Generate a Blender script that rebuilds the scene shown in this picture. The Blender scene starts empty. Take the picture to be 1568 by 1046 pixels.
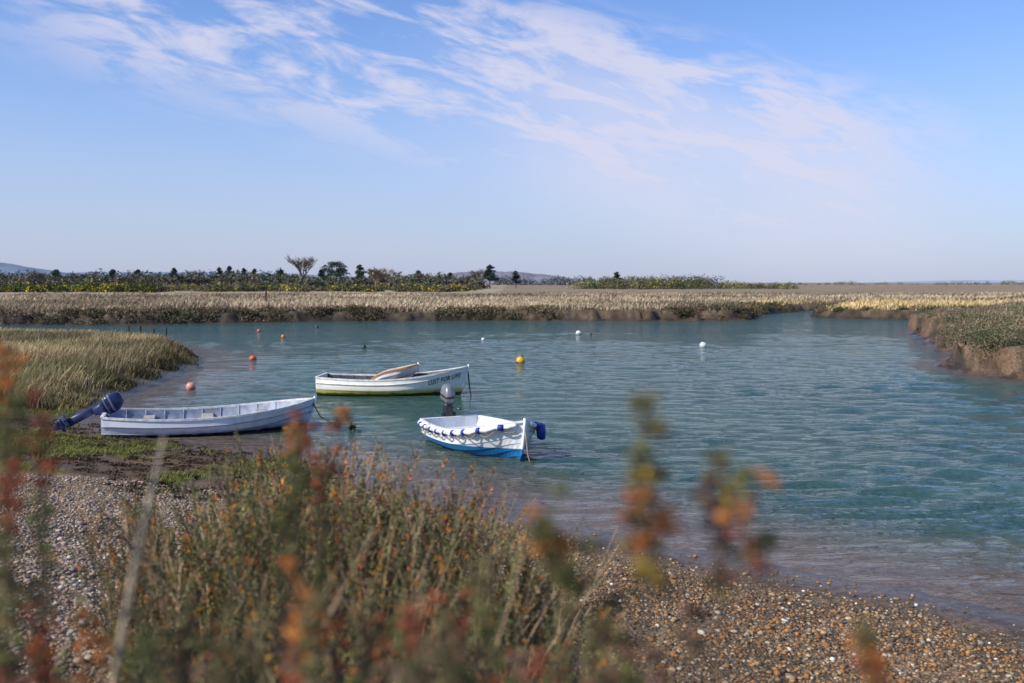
import bpy, math, random
import numpy as np
from mathutils import Vector, Matrix
random.seed(4); rng=np.random.default_rng(7)
scene=bpy.context.scene
scene.view_settings.view_transform='Standard'; scene.view_settings.look='None'; scene.view_settings.exposure=0

# ---------------------------------------------------------------- helpers
def sm(a,b,x):
    t=np.clip((x-a)/(b-a),0,1); return t*t*(3-2*t)
def vn(x,y,seed=0):
    xi=np.floor(x); yi=np.floor(y); fx=x-xi; fy=y-yi
    fx=fx*fx*(3-2*fx); fy=fy*fy*(3-2*fy)
    def h(a,b):
        v=np.sin(a*127.1+b*311.7+seed*74.7)*43758.5453
        return v-np.floor(v)
    return (h(xi,yi)*(1-fx)+h(xi+1,yi)*fx)*(1-fy)+(h(xi,yi+1)*(1-fx)+h(xi+1,yi+1)*fx)*fy
def fbm(x,y,seed=0,o=4):
    s=0;a=.5;t=0
    for i in range(o):
        s=s+a*vn(x*2**i,y*2**i,seed+i*3.3); t+=a; a*=.5
    return s/t
def mesh(name,V,F,C=None,mat=None,smooth=False,parent=None,attrs=None):
    V=np.asarray(V,dtype=np.float32).reshape(-1,3); F=np.asarray(F,dtype=np.int32)
    me=bpy.data.meshes.new(name); k=F.shape[1]
    me.vertices.add(len(V)); me.vertices.foreach_set('co',V.ravel())
    me.loops.add(F.size); me.loops.foreach_set('vertex_index',F.ravel())
    me.polygons.add(len(F)); me.polygons.foreach_set('loop_start',np.arange(0,F.size,k,dtype=np.int32))
    me.polygons.foreach_set('loop_total',np.full(len(F),k,dtype=np.int32))
    me.polygons.foreach_set('use_smooth',np.full(len(F),smooth,dtype=bool))
    me.update(calc_edges=True)
    if C is not None:
        C=np.asarray(C,dtype=np.float32)
        a=me.color_attributes.new('Col','FLOAT_COLOR','POINT')
        a.data.foreach_set('color',np.concatenate([C,np.ones((len(C),1),np.float32)],1).ravel())
    for n,v in (attrs or {}).items():
        a=me.attributes.new(n,'FLOAT','POINT'); a.data.foreach_set('value',np.asarray(v,dtype=np.float32))
    ob=bpy.data.objects.new(name,me); scene.collection.objects.link(ob)
    if mat: me.materials.append(mat)
    if parent: ob.parent=parent
    return ob
def pmesh(name,V,faces,mat=None,smooth=False,parent=None):
    me=bpy.data.meshes.new(name); me.from_pydata([tuple(v) for v in V],[],faces); me.update()
    for p in me.polygons: p.use_smooth=smooth
    ob=bpy.data.objects.new(name,me); scene.collection.objects.link(ob)
    if mat: me.materials.append(mat)
    if parent: ob.parent=parent
    return ob
def empty(name,loc,rz=0,parent=None,ry=0):
    e=bpy.data.objects.new(name,None); scene.collection.objects.link(e)
    e.location=loc; e.rotation_euler=(0,ry,rz); e.empty_display_size=.2
    if parent: e.parent=parent
    return e
def tubegeo(pts,rad,n=6):
    pts=[Vector(p) for p in pts]; V=[];F=[]
    for i,p in enumerate(pts):
        d=(pts[min(i+1,len(pts)-1)]-pts[max(i-1,0)]).normalized()
        a=d.orthogonal().normalized() if abs(d.z)>.95 else d.cross(Vector((0,0,1))).normalized()
        b=d.cross(a); r=rad[i] if hasattr(rad,'__len__') else rad
        for k in range(n):
            t=2*math.pi*k/n; V.append(p+a*(r*math.cos(t))+b*(r*math.sin(t)))
    for i in range(len(pts)-1):
        for k in range(n):
            F.append((i*n+k,i*n+(k+1)%n,(i+1)*n+(k+1)%n,(i+1)*n+k))
    return V,F
def tube(name,pts,rad,mat,parent=None,n=8):
    V,F=tubegeo(pts,rad,n); L=len(pts)
    F.append(tuple(range(n))[::-1]); F.append(tuple(range((L-1)*n,L*n)))
    return pmesh(name,V,F,mat,True,parent)
def loft(name,secs,mat,parent=None,smooth=True):
    n=len(secs[0]);V=[v for s in secs for v in s];F=[]
    for i in range(len(secs)-1):
        for k in range(n): F.append((i*n+k,i*n+(k+1)%n,(i+1)*n+(k+1)%n,(i+1)*n+k))
    F.append(tuple(range(n))[::-1]); F.append(tuple(range((len(secs)-1)*n,len(secs)*n)))
    return pmesh(name,V,F,mat,smooth,parent)
def bbox(name,c,s,mat,parent=None,bev=.01):
    V=[(c[0]+s[0]*a/2,c[1]+s[1]*b/2,c[2]+s[2]*d/2) for a in(-1,1) for b in(-1,1) for d in(-1,1)]
    F=[(0,1,3,2),(4,6,7,5),(0,4,5,1),(2,3,7,6),(0,2,6,4),(1,5,7,3)]
    o=pmesh(name,V,F,mat,False,parent); m=o.modifiers.new('b','BEVEL'); m.width=bev; m.segments=2
    return o

# ---------------------------------------------------------------- materials
class NT:
    def __init__(s,t): s.t=t
    def n(s,typ,**k):
        nd=s.t.nodes.new(typ)
        for a,v in k.items():
            if a.startswith('_'): nd.inputs[a[1:].replace('_',' ')].default_value=v
            else: setattr(nd,a,v)
        return nd
    def l(s,a,b): s.t.links.new(a,b)
    def math(s,op,a,b=0.,c=None):
        nd=s.t.nodes.new('ShaderNodeMath'); nd.operation=op
        for i,v in enumerate((a,b,c)):
            if v is None: continue
            if isinstance(v,(int,float)): nd.inputs[i].default_value=v
            else: s.l(v,nd.inputs[i])
        return nd.outputs[0]
    def mr(s,v,a,b,c=0.,d=1.,it='SMOOTHSTEP'):
        nd=s.n('ShaderNodeMapRange',interpolation_type=it); s.l(v,nd.inputs[0])
        for i,x in enumerate((a,b,c,d)): nd.inputs[i+1].default_value=x
        return nd.outputs[0]
    def mix(s,f,a,b,bt='MIX'):
        nd=s.n('ShaderNodeMix',data_type='RGBA',blend_type=bt)
        for sock,v in ((nd.inputs[0],f),(nd.inputs[6],a),(nd.inputs[7],b)):
            if isinstance(v,(int,float)): sock.default_value=v
            elif isinstance(v,tuple): sock.default_value=(*v,1) if len(v)==3 else v
            else: s.l(v,sock)
        return nd.outputs[2]
    def ramp(s,f,stops,interp='LINEAR'):
        nd=s.n('ShaderNodeValToRGB'); r=nd.color_ramp; r.interpolation=interp
        while len(r.elements)<len(stops): r.elements.new(.5)
        for e,(p,c) in zip(r.elements,stops): e.position=p; e.color=(*c,1)
        s.l(f,nd.inputs[0]); return nd.outputs[0]
def newmat(name):
    m=bpy.data.materials.new(name); m.use_nodes=True; t=NT(m.node_tree)
    return m,t,m.node_tree.nodes['Principled BSDF']
def plain(name,col,rough=.5,var=.25,scale=8,bump=.1,metal=0,spec=.5):
    m,t,b=newmat(name)
    tc=t.n('ShaderNodeTexCoord'); nz=t.n('ShaderNodeTexNoise',_Scale=scale,_Detail=5.); t.l(tc.outputs['Object'],nz.inputs['Vector'])
    f=t.mr(nz.outputs[0],.3,.7,1-var,1+var*.3)
    c=t.mix(1.,col,(1,1,1),'MULTIPLY'); nd=t.n('ShaderNodeVectorMath',operation='SCALE'); t.l(c,nd.inputs[0]); t.l(f,nd.inputs['Scale'])
    t.l(nd.outputs[0],b.inputs['Base Color']); b.inputs['Roughness'].default_value=rough
    b.inputs['Metallic'].default_value=metal; b.inputs['Specular IOR Level'].default_value=spec
    bp=t.n('ShaderNodeBump',_Strength=bump,_Distance=.01); t.l(nz.outputs[0],bp.inputs['Height']); t.l(bp.outputs[0],b.inputs['Normal'])
    return m
def vcol(name,rough=.7,trans=0.,nscale=6,var=.35):
    m,t,b=newmat(name)
    at=t.n('ShaderNodeAttribute',attribute_name='Col')
    g=t.n('ShaderNodeNewGeometry'); nz=t.n('ShaderNodeTexNoise',_Scale=nscale,_Detail=2.); t.l(g.outputs['Position'],nz.inputs['Vector'])
    nd=t.n('ShaderNodeVectorMath',operation='SCALE'); t.l(at.outputs['Color'],nd.inputs[0]); t.l(t.mr(nz.outputs[0],.3,.7,1-var,1+var),nd.inputs['Scale'])
    t.l(nd.outputs[0],b.inputs['Base Color']); b.inputs['Roughness'].default_value=rough; b.inputs['Specular IOR Level'].default_value=.25
    if trans>0:
        tr=t.n('ShaderNodeBsdfTranslucent'); t.l(nd.outputs[0],tr.inputs[0])
        mx=t.n('ShaderNodeMixShader'); mx.inputs[0].default_value=trans
        t.l(b.outputs[0],mx.inputs[1]); t.l(tr.outputs[0],mx.inputs[2])
        t.l(mx.outputs[0],m.node_tree.nodes['Material Output'].inputs[0])
    return m
M_leaf=vcol('leaf',.6,.25,3,.2); M_grass=vcol('grass',.8,.25,.25,.3); M_stone=vcol('stone',.75,0,60,.25); M_far=vcol('far_foliage',.9,.1,.12,.3)
M_bark=plain('bark',(.09,.07,.05),.9,.4,6,.5)

# ---------------------------------------------------------------- terrain
water_poly=[(40,-10),(20,-2),(10,4.6),(6.6,7.4),(4.61,8.96),(3.91,9.67),(2.72,10.49),(1.61,11.34),(.78,12.3),(-.29,13.1),(-1.35,14.3),(-2.52,15.8),
 (-3.78,16.9),(-4.8,17.6),(-6.2,18.6),(-7.6,19.6),(-8.9,21.2),(-9.9,23.2),(-9.9,26.4),(-10.5,30.9),(-11.2,35.7),(-12.6,41.2),(-15.5,45.0),(-19.5,49),(-26,53),(-50,56),(-95,57),
 (-95,71),(-60,70.5),(-35.6,69.8),(-27,71),(-14.2,76),(.8,78.8),(11,77.5),(18.9,78.8),(20.8,84),(22.5,92),(30.4,103),(45,114),(75,126),
 (75,119),(45,107),(33,97),(28.0,91),(25.4,85.5),(27.2,82.5),(31,80),(35,77),(31,71),(25.0,63.5),(22.0,54),(20.0,47.6),(17.5,40.5),(15.0,34.5),(14.7,31.6),(16.0,29.6),(18.4,28.2),(26,26.0),(40,25.5),(120,20),(120,-10)]
WP=np.array(water_poly,float)
def sdf(x,y):
    x=np.asarray(x,float); y=np.asarray(y,float)
    d=np.full(x.shape,1e9); ins=np.zeros(x.shape,bool)
    for i in range(len(WP)):
        ax,ay=WP[i]; bx,by=WP[(i+1)%len(WP)]
        ex,ey=bx-ax,by-ay; t=np.clip(((x-ax)*ex+(y-ay)*ey)/(ex*ex+ey*ey),0,1)
        d=np.minimum(d,(x-ax-t*ex)**2+(y-ay-t*ey)**2)
        if ay!=by:
            c=((ay>y)!=(by>y))&(x<(bx-ax)*(y-ay)/(by-ay)+ax); ins^=c
    d=np.sqrt(d); s=np.where(ins,-d,d)
    amp=np.clip(y/60,.12,1.0)
    rb=sm(10,14,x)*sm(22,26,y)*(1-sm(70,80,y))
    return s+(fbm(x*.5,y*.5,3)-.5)*(1.6*amp+1.0*rb)+(fbm(x*2.2,y*2.2,9)-.5)*(.6*amp+.4*rb)
def weights(x,y):
    left=1-sm(-4,2,x)
    spit=sm(21,25,y)*(1-sm(58,62,y))*left
    right=sm(18,22,y)*(1-sm(72,84,y))*(1-left)
    far=np.clip(sm(58,62,y)*left+sm(72,84,y)*(1-left),0,1)
    return np.clip(1-spit-right-far,0,1),spit,right,far
def H(x,y,s=None):
    x=np.asarray(x,float); y=np.asarray(y,float)
    if s is None: s=sdf(x,y)
    n,sp,r,f=weights(x,y); p=np.maximum(s,0)
    zn=.055*p+.0115*p*p; zn=np.where(zn>1.1,1.1+.65*(1-np.exp(-(zn-1.1)/.65)),zn)
    zn=zn+(fbm(x*1.3,y*1.3,5)-.5)*.10*sm(0,1.,p)+(fbm(x*5,y*5,6)-.5)*.03*sm(0,.3,p)
    zs=.32*(1-np.exp(-p/.8))+(fbm(x*.8,y*.8,7)-.5)*.12*sm(0,1,p)
    pe=p+(fbm(x*1.1,y*1.1,18)-.5)*2.0
    zr=(.10*sm(0,.7,p)+.86*sm(.6,1.0,pe)+.32*sm(2,6,p))+(fbm(x*.6,y*.6,8)-.5)*.7*sm(0,2,p)+(fbm(x*2.5,y*2.5,8)-.5)*.5*sm(0,.6,p)
    zf=.1*sm(0,.5,p)+.62*sm(.3,1.2,pe)+(fbm(x*.15,y*.15,4)-.5)*.3*sm(0,3,p)+(fbm(x*.9,y*.9,2)-.5)*.2*sm(0,1,p)
    z=n*zn+sp*zs+r*zr+f*zf
    zw=np.maximum(s,-8)*(n*.08+(1-n)*.3)
    return np.where(s>0,z,zw-.06*sm(0,.3,-s))
aa=np.radians(np.concatenate([np.linspace(-42,42,700),np.linspace(43,317,100)]))
rr=np.concatenate([np.linspace(.2,6,50)[:-1],np.linspace(6,20,130)[:-1],np.linspace(20,112,330)[:-1],np.geomspace(112,9000,120)])
def polar(aa,rr):
    R,A=np.meshgrid(rr,aa,indexing='ij'); X=R*np.sin(A); Y=R*np.cos(A)
    nr,na=R.shape; i=np.arange(nr-1)[:,None]*na; j=np.arange(na)[None,:]; k=(j+1)%na
    F=np.stack([i+j,i+k,i+na+k,i+na+j],-1).reshape(-1,4)
    return X.ravel(),Y.ravel(),F[:,::-1]
X,Y,F=polar(aa,rr); S=sdf(X,Y); Z=H(X,Y,S)
n,sp,r,f=weights(X,Y)
def mixc(a,b,w): return a*(1-w[:,None])+b*w[:,None]
c=lambda *v: np.array(v,float)[None,:]
N1=fbm(X*.35,Y*.35,11); N2=fbm(X*1.7,Y*1.7,12); N3=fbm(X*.02,Y*.09,13); N4=fbm(X*.012,Y*.05,17)
near=np.ones((len(X),1))*c(.21,.14,.075)
near=mixc(near,c(.11,.08,.058),1-sm(.3,1.9,S+(N2-.5)*1.2))
near=mixc(near,c(.07,.05,.035),sm(.55,.7,N2)*sm(.5,1,S)*(1-sm(2,3.4,S)))
lm=(1-sm(-4.2,-2.8,X+(N1-.5)*2))*sm(12.6,13.8,Y+(N2-.5)*1.5)
mud=mixc(np.ones((len(X),1))*c(.115,.07,.04),c(.14,.15,.025),sm(.40,.55,N1+ (N2-.5)*.5)*sm(.1,.7,S))
near=mixc(near,mud,lm); gravel=(1-lm)*sm(.4,1.6,S+(N2-.5)*.8)
spc=mixc(np.ones((len(X),1))*c(.26,.19,.10),c(.10,.08,.04),1-sm(.1,1.5,S))
rc=mixc(np.ones((len(X),1))*c(.13,.095,.06),c(.09,.10,.045),sm(.45,.6,N1)); rc=mixc(rc,c(.13,.082,.05),1-sm(.8,2.6,S+(N2-.5)*1.8)); rc=mixc(rc,c(.045,.033,.022),sm(.48,.58,N2)*(1-sm(1,3,S)))
fc=mixc(np.ones((len(X),1))*c(.36,.28,.185),c(.21,.155,.105),sm(.42,.62,N3))
fc=mixc(fc,c(.18,.17,.09),sm(.6,.72,N4)*.6); fc=mixc(fc,c(.05,.037,.024),1-sm(.7,2.8,S+(N2-.5)*.8))
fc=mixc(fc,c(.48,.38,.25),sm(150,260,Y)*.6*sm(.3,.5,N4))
col=near*n[:,None]+spc*sp[:,None]+rc*r[:,None]+fc*f[:,None]
col=mixc(col,c(.06,.045,.035),1-sm(-.1,.15,S))
wet=1-sm(.05,1.2,S)
mg,t,b=newmat('ground')
at=t.n('ShaderNodeAttribute',attribute_name='Col'); ag=t.n('ShaderNodeAttribute',attribute_name='gravel'); aw=t.n('ShaderNodeAttribute',attribute_name='wet')
g=t.n('ShaderNodeNewGeometry'); P=g.outputs['Position']
vo=t.n('ShaderNodeTexVoronoi',_Scale=50.); t.l(P,vo.inputs['Vector'])
sx=t.n('ShaderNodeSeparateColor'); t.l(vo.outputs['Color'],sx.inputs[0])
gc=t.ramp(sx.outputs[0],[(0,(.05,.035,.02)),(.3,(.15,.09,.045)),(.55,(.26,.15,.07)),(.8,(.29,.21,.12)),(.93,(.38,.32,.24)),(1,(.55,.5,.42))])
nz=t.n('ShaderNodeTexNoise',_Scale=1.1,_Detail=6.); t.l(P,nz.inputs['Vector'])
nz2=t.n('ShaderNodeTexNoise',_Scale=14.,_Detail=5.); t.l(P,nz2.inputs['Vector'])
gc2=t.mix(.4,gc,at.outputs['Color'])
cc=t.mix(ag.outputs['Fac'],at.outputs['Color'],gc2)
k=t.math('MULTIPLY',t.mr(nz.outputs[0],.3,.7,.65,1.25),t.mr(nz2.outputs[0],.3,.7,.6,1.3))
nd=t.n('ShaderNodeVectorMath',operation='SCALE'); t.l(cc,nd.inputs[0]); t.l(k,nd.inputs['Scale']); t.l(nd.outputs[0],b.inputs['Base Color'])
t.l(t.mr(aw.outputs['Fac'],0,1,.9,.35),b.inputs['Roughness']); b.inputs['Specular IOR Level'].default_value=.3
hh=t.math('ADD',t.math('MULTIPLY',t.math('MULTIPLY',vo.outputs['Distance'],-1.),ag.outputs['Fac']),t.math('MULTIPLY',nz2.outputs[0],.8))
bp=t.n('ShaderNodeBump',_Strength=.9,_Distance=.03); t.l(hh,bp.inputs['Height']); t.l(bp.outputs[0],b.inputs['Normal'])
mesh('ground',np.stack([X,Y,Z],1),F,col,mg,True,attrs={'gravel':gravel,'wet':wet})

# ---------------------------------------------------------------- water (real wavelets)
rw=np.concatenate([np.linspace(4,26,340)[:-1],np.linspace(26,60,280)[:-1],np.linspace(60,160,170)])
aw_=np.radians(np.concatenate([np.linspace(-36,36,620),np.linspace(38,322,80)]))
X,Y,F=polar(aw_,rw); S=sdf(X,Y); n,sp,r,f=weights(X,Y)
sh=np.clip(1-sm(0,3.8,-S+(fbm(X*.6,Y*.6,22)-.5)*1.8),0,1)*np.clip(n+.8*sp,0,1)+ (1-sm(0,1.5,-S))*.6*(r)+(1-sm(0,1.0,-S))*.5*f
wr=np.random.default_rng(3); Zw=np.zeros_like(X); wx=X+(fbm(X*.35,Y*.35,71,2)-.5)*1.8; wy=Y+(fbm(X*.3,Y*.5,72,2)-.5)*1.3
for i in range(38):
    lam=.20*(1.2/.20)**(i/37); th=math.pi/2+wr.normal(.10,.32); kk=2*math.pi/lam; ph=wr.uniform(0,6.28)
    res=np.clip((lam*lam)/(np.maximum(Y,4)**2)*800,0,1)
    q=np.sin(kk*(wx*math.cos(th)+wy*math.sin(th))+ph); q=1-2*np.sqrt(np.clip((1-q)/2,0,1)+.02) if i%2 else q
    Zw+=.0060*lam**.85*q*res
gust=.5+.85*sm(.3,.7,fbm(X*.09,Y*.16,73)); Zw*=gust*(.25+.75*sm(-.2,2.5,-S))*sm(-.3,.4,-S)*.9+.08
mw,t,b=newmat('water')
at=t.n('ShaderNodeAttribute',attribute_name='shallow'); g=t.n('ShaderNodeNewGeometry'); P=g.outputs['Position']
def wn(rot,sc,detail,dist):
    mp=t.n('ShaderNodeMapping'); mp.inputs['Rotation'].default_value=(0,0,rot); mp.inputs['Scale'].default_value=(*sc,1); t.l(P,mp.inputs[0])
    q=t.n('ShaderNodeTexNoise',_Scale=1.,_Detail=detail,_Roughness=.55,_Distortion=dist); t.l(mp.outputs[0],q.inputs['Vector']); return q.outputs[0]
w1=wn(.12,(1.0,3.4),3.,.4); w2=wn(-.1,(4.,12.),3.,.6); w3=wn(.3,(.05,.12),2.,0.)
h=t.math('ADD',t.math('MULTIPLY',w1,1.),t.math('MULTIPLY',w2,.6))
bp=t.n('ShaderNodeBump',_Strength=1.,_Distance=.18); t.l(h,bp.inputs['Height']); t.l(bp.outputs[0],b.inputs['Normal'])
deep=t.mix(t.mr(w3,.35,.65),(.033,.078,.064),(.043,.097,.079))
t.l(t.mix(at.outputs['Fac'],deep,(.135,.10,.08)),b.inputs['Base Color'])
b.inputs['Roughness'].default_value=.07; b.inputs['IOR'].default_value=1.33; b.inputs['Specular IOR Level'].default_value=.42
mesh('water',np.stack([X,Y,Zw],1),F,None,mw,True,attrs={'shallow':sh})

# ---------------------------------------------------------------- pebbles
def ico():
    p=(1+5**.5)/2
    v=np.array([(-1,p,0),(1,p,0),(-1,-p,0),(1,-p,0),(0,-1,p),(0,1,p),(0,-1,-p),(0,1,-p),(p,0,-1),(p,0,1),(-p,0,-1),(-p,0,1)],float)
    v/=np.linalg.norm(v[0])
    f=[(0,11,5),(0,5,1),(0,1,7),(0,7,10),(0,10,11),(1,5,9),(5,11,4),(11,10,2),(10,7,6),(7,1,8),(3,9,4),(3,4,2),(3,2,6),(3,6,8),(3,8,9),(4,9,5),(2,4,11),(6,2,10),(8,6,7),(9,8,1)]
    return v,np.array(f)
iv,jf=ico()
def stones(name,x,y,rad,cols,mat,sink=.3):
    m=len(x); z=H(x,y); a=rng.uniform(0,6.28,m)
    sc=np.stack([rad*rng.uniform(.8,1.5,m),rad*rng.uniform(.7,1.1,m),rad*rng.uniform(.4,.75,m)],1)
    V=iv[None]*(1+rng.uniform(-.18,.18,(m,12,1)))*sc[:,None,:]
    ca,sa=np.cos(a)[:,None],np.sin(a)[:,None]
    V=np.stack([V[...,0]*ca-V[...,1]*sa+x[:,None],V[...,0]*sa+V[...,1]*ca+y[:,None],V[...,2]+(z+rad*sink)[:,None]],-1)
    Fc=(jf[None]+np.arange(m)[:,None,None]*12).reshape(-1,3)
    mesh(name,V,Fc,np.repeat(cols,12,0),mat,True)
def pts_in(nn,x0,x1,y0,y1,cond,yp=1.):
    xs=[];ys=[];tot=0
    while tot<nn:
        x=rng.uniform(x0,x1,nn); y=y0+(y1-y0)*rng.uniform(0,1,nn)**yp
        k=cond(x,y); xs.append(x[k]); ys.append(y[k]); tot+=k.sum()
    return np.concatenate(xs)[:nn],np.concatenate(ys)[:nn]
def gcond(x,y):
    s=sdf(x,y); lm=(x<-3.5)&(y>13.2)
    return (s>.15)&(s<10)&(~lm)&(np.abs(x)<.62*y+1)&(rng.uniform(0,1,len(x))<(sm(0,2.2,s)*.95+.05)*(.35+.9*sm(.3,.6,fbm(x*.9,y*.9,91))))
x,y=pts_in(56000,-9,6.5,4.5,16.5,gcond,1.4)
pal=np.array([(.33,.17,.065),(.27,.135,.055),(.15,.095,.055),(.36,.25,.14),(.40,.34,.25),(.08,.06,.045),(.28,.20,.12),(.60,.55,.46)])
ci=rng.choice(8,len(x),p=[.22,.20,.16,.15,.08,.10,.07,.02]); 
cl=pal[ci]*rng.uniform(.65,1.3,(len(x),1)); left=(x<-1.5)[:,None]; cl=np.where(left,cl*.8+.12,cl)
stones('gravel',x,y,np.clip(rng.lognormal(-4.52,.42,len(x)),.005,.034),cl,M_stone)

# ---------------------------------------------------------------- grass
def blades(name,x,y,hgt,wid,cols,mat,lean=.35,z0=None):
    m=len(x); z=(H(x,y) if z0 is None else z0)-.03
    a=rng.uniform(0,6.28,m); la=rng.normal(.3,1.3,m); ll=hgt*rng.uniform(.1,lean*2,m)
    dx,dy=np.cos(a)*wid/2,np.sin(a)*wid/2; lx,ly=np.cos(la)*ll,np.sin(la)*ll
    p=np.stack([x,y,z],1)
    V=np.stack([p-np.stack([dx,dy,0*x],1),p+np.stack([dx,dy,0*x],1),
                p+np.stack([lx*.35+dx*.8,ly*.35+dy*.8,hgt*.6],1),p+np.stack([lx*.35-dx*.8,ly*.35-dy*.8,hgt*.6],1),
                p+np.stack([lx+dx*.15,ly+dy*.15,hgt],1),p+np.stack([lx-dx*.15,ly-dy*.15,hgt],1)],1)
    b=np.arange(m)[:,None]*6
    Fc=np.concatenate([b+np.array([[0,1,2,3]]),b+np.array([[3,2,4,5]])],0)
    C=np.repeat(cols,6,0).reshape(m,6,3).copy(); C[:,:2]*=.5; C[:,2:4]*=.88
    return mesh(name,V,Fc,C.reshape(-1,3),mat)
x,y=pts_in(80000,-38,-8.5,22.5,57,lambda x,y:(sdf(x,y)>.25)&(x>-.62*y-3)&(weights(x,y)[1]>.2)&(rng.uniform(0,1,len(x))<.15+1.1*sm(.3,.55,fbm(x*.7,y*.7,31))),1.3)
s=sdf(x,y); base=np.array([(.55,.42,.225),(.45,.335,.165),(.64,.51,.30),(.24,.20,.085)])[rng.choice(4,len(x),p=[.35,.3,.20,.15])]
tone=sm(.38,.62,fbm(x*.25,y*.25,33))[:,None]; cl=base*(.55+.55*tone)*rng.uniform(.7,1.2,(len(x),1)); cl=np.where((fbm(x*.45,y*.45,35)<.42)[:,None],cl*np.array([[.72,.82,.7]]),cl)
e=(1-sm(.2,1.5,s))[:,None]; cl=cl*(1-e)+cl*np.array([[.38,.42,.32]])*e
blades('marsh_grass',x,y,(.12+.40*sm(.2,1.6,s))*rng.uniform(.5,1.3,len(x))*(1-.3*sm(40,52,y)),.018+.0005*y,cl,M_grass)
def fcond(x,y):
    n,sp,r,f=weights(x,y); s=sdf(x,y)
    return (f>.5)&(s>1.3)&(np.abs(x)<.55*y+4)&(rng.uniform(0,1,len(x))<.12+sm(.35,.6,fbm(x*.12,y*.22,41)))
x,y=pts_in(115000,-75,95,66,170,fcond,2.2); s=sdf(x,y)
base=np.array([(.51,.40,.265),(.42,.32,.205),(.60,.49,.34),(.25,.19,.12),(.19,.17,.09)])[rng.choice(5,len(x),p=[.33,.28,.17,.13,.09])]
tn=fbm(x*.05,y*.13,43)[:,None]; cl=base*(.5+.8*sm(.3,.7,tn)); yl=(sm(22,27,x)*(1-sm(48,60,x))*sm(78,81,y)*(1-sm(100,112,y)))[:,None]
cl=cl*(1-yl)+np.array([[.70,.53,.25]])*rng.uniform(.8,1.15,(len(x),1))*yl
hg=(.12+.36*sm(.6,2.5,s))*rng.uniform(.6,1.4,len(x))*(.4+1.2*fbm(x*.2,y*.3,44))
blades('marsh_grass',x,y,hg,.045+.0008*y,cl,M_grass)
def leafcloud(name,cent,rad,nl,size,cols,mat,flat=.0,tips=None):
    m=len(cent); N=m*nl; d=rng.normal(size=(m,nl,3)); d/=np.linalg.norm(d,axis=2,keepdims=True); d[...,2]=np.abs(d[...,2])*1.0-.15
    lump=.75+.5*vn(d[...,0]*2.2+np.arange(m)[:,None]*3.1,d[...,1]*2.2+d[...,2]*2.7,5)
    q=(rng.uniform(.35,1,(m,nl))**.6)*lump
    P0=cent[:,None,:]+d*q[...,None]*rad[:,None,:]; P0=P0.reshape(-1,3)
    sz=np.repeat(size if hasattr(size,'__len__') else np.full(m,size),nl)*rng.uniform(.5,1.4,N)
    a=rng.normal(size=(N,3)); a/=np.linalg.norm(a,axis=1,keepdims=True); bb=np.cross(a,rng.normal(size=(N,3))); bb/=np.linalg.norm(bb,axis=1,keepdims=True)
    V=np.stack([P0-a*sz[:,None]*.7,P0+bb*sz[:,None]*.35,P0+a*sz[:,None]*.7,P0-bb*sz[:,None]*.35],1)
    Fc=(np.arange(N)[:,None]*4+np.array([[0,1,2,3]]))
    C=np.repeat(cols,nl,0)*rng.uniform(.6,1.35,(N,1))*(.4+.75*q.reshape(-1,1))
    if tips is not None:
        tc,pr=tips; k=(rng.uniform(0,1,N)<np.repeat(pr,nl))&(d[...,2].ravel()>.15); C[k]=np.array(tc)*rng.uniform(.6,1.2,(k.sum(),1))
    return mesh(name,V,Fc,np.repeat(C,4,0),mat)
x,y=pts_in(520,-70,60,60,100,lambda x,y:(sdf(x,y)>.4)&(sdf(x,y)<2.6)&(weights(x,y)[3]>.6)&(rng.uniform(0,1,len(x))<.2+sm(.45,.6,fbm(x*.12,y*.05,51))))
z=H(x,y); R=rng.uniform(.3,.85,len(x))
pc=np.array([(.075,.078,.036),(.11,.09,.05),(.14,.105,.06)])[rng.integers(0,3,len(x))]
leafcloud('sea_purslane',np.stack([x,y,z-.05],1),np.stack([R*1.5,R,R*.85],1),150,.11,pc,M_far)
x,y=pts_in(1000,12,52,25,82,lambda x,y:(sdf(x,y)>.85)&(weights(x,y)[2]>.5)&(x<.62*y+2)&(rng.uniform(0,1,len(x))<.22+sm(.4,.6,fbm(x*.4,y*.4,52))),1.4)
z=H(x,y); R=rng.uniform(.2,.75,len(x))
pc=np.array([(.115,.13,.06),(.15,.13,.075),(.17,.11,.085),(.24,.18,.12),(.075,.095,.04)])[rng.integers(0,5,len(x))]
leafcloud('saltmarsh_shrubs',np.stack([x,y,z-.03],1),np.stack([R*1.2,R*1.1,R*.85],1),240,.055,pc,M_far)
x,y=pts_in(18000,12,60,25,84,lambda x,y:(sdf(x,y)>1.8)&(weights(x,y)[2]>.4)&(x<.62*y+2)&(rng.uniform(0,1,len(x))<.15+sm(.42,.6,fbm(x*.5,y*.5,53))),1.)
base=np.array([(.42,.33,.22),(.30,.23,.15),(.19,.17,.09)])[rng.choice(3,len(x))]
blades('marsh_grass',x,y,rng.uniform(.1,.35,len(x)),.02+.0005*y,base*rng.uniform(.7,1.2,(len(x),1)),M_grass)
x,y=pts_in(34000,-14,-3.2,12.6,23.5,lambda x,y:(sdf(x,y)>.35)&(x>-.62*y-1)&(rng.uniform(0,1,len(x))<sm(.43,.58,fbm(x*.35,y*.35,11)+(fbm(x*1.7,y*1.7,12)-.5)*.5)))
base=np.array([(.16,.19,.035),(.24,.24,.06),(.32,.26,.12),(.09,.10,.03)])[rng.choice(4,len(x),p=[.4,.25,.15,.2])]
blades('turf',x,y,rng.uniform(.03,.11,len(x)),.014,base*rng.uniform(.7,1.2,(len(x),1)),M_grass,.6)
x,y=pts_in(480,-12,-2.5,12.4,21,lambda x,y:(sdf(x,y)>.1)&(sdf(x,y)<4)&(x>-.62*y-1))
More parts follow.
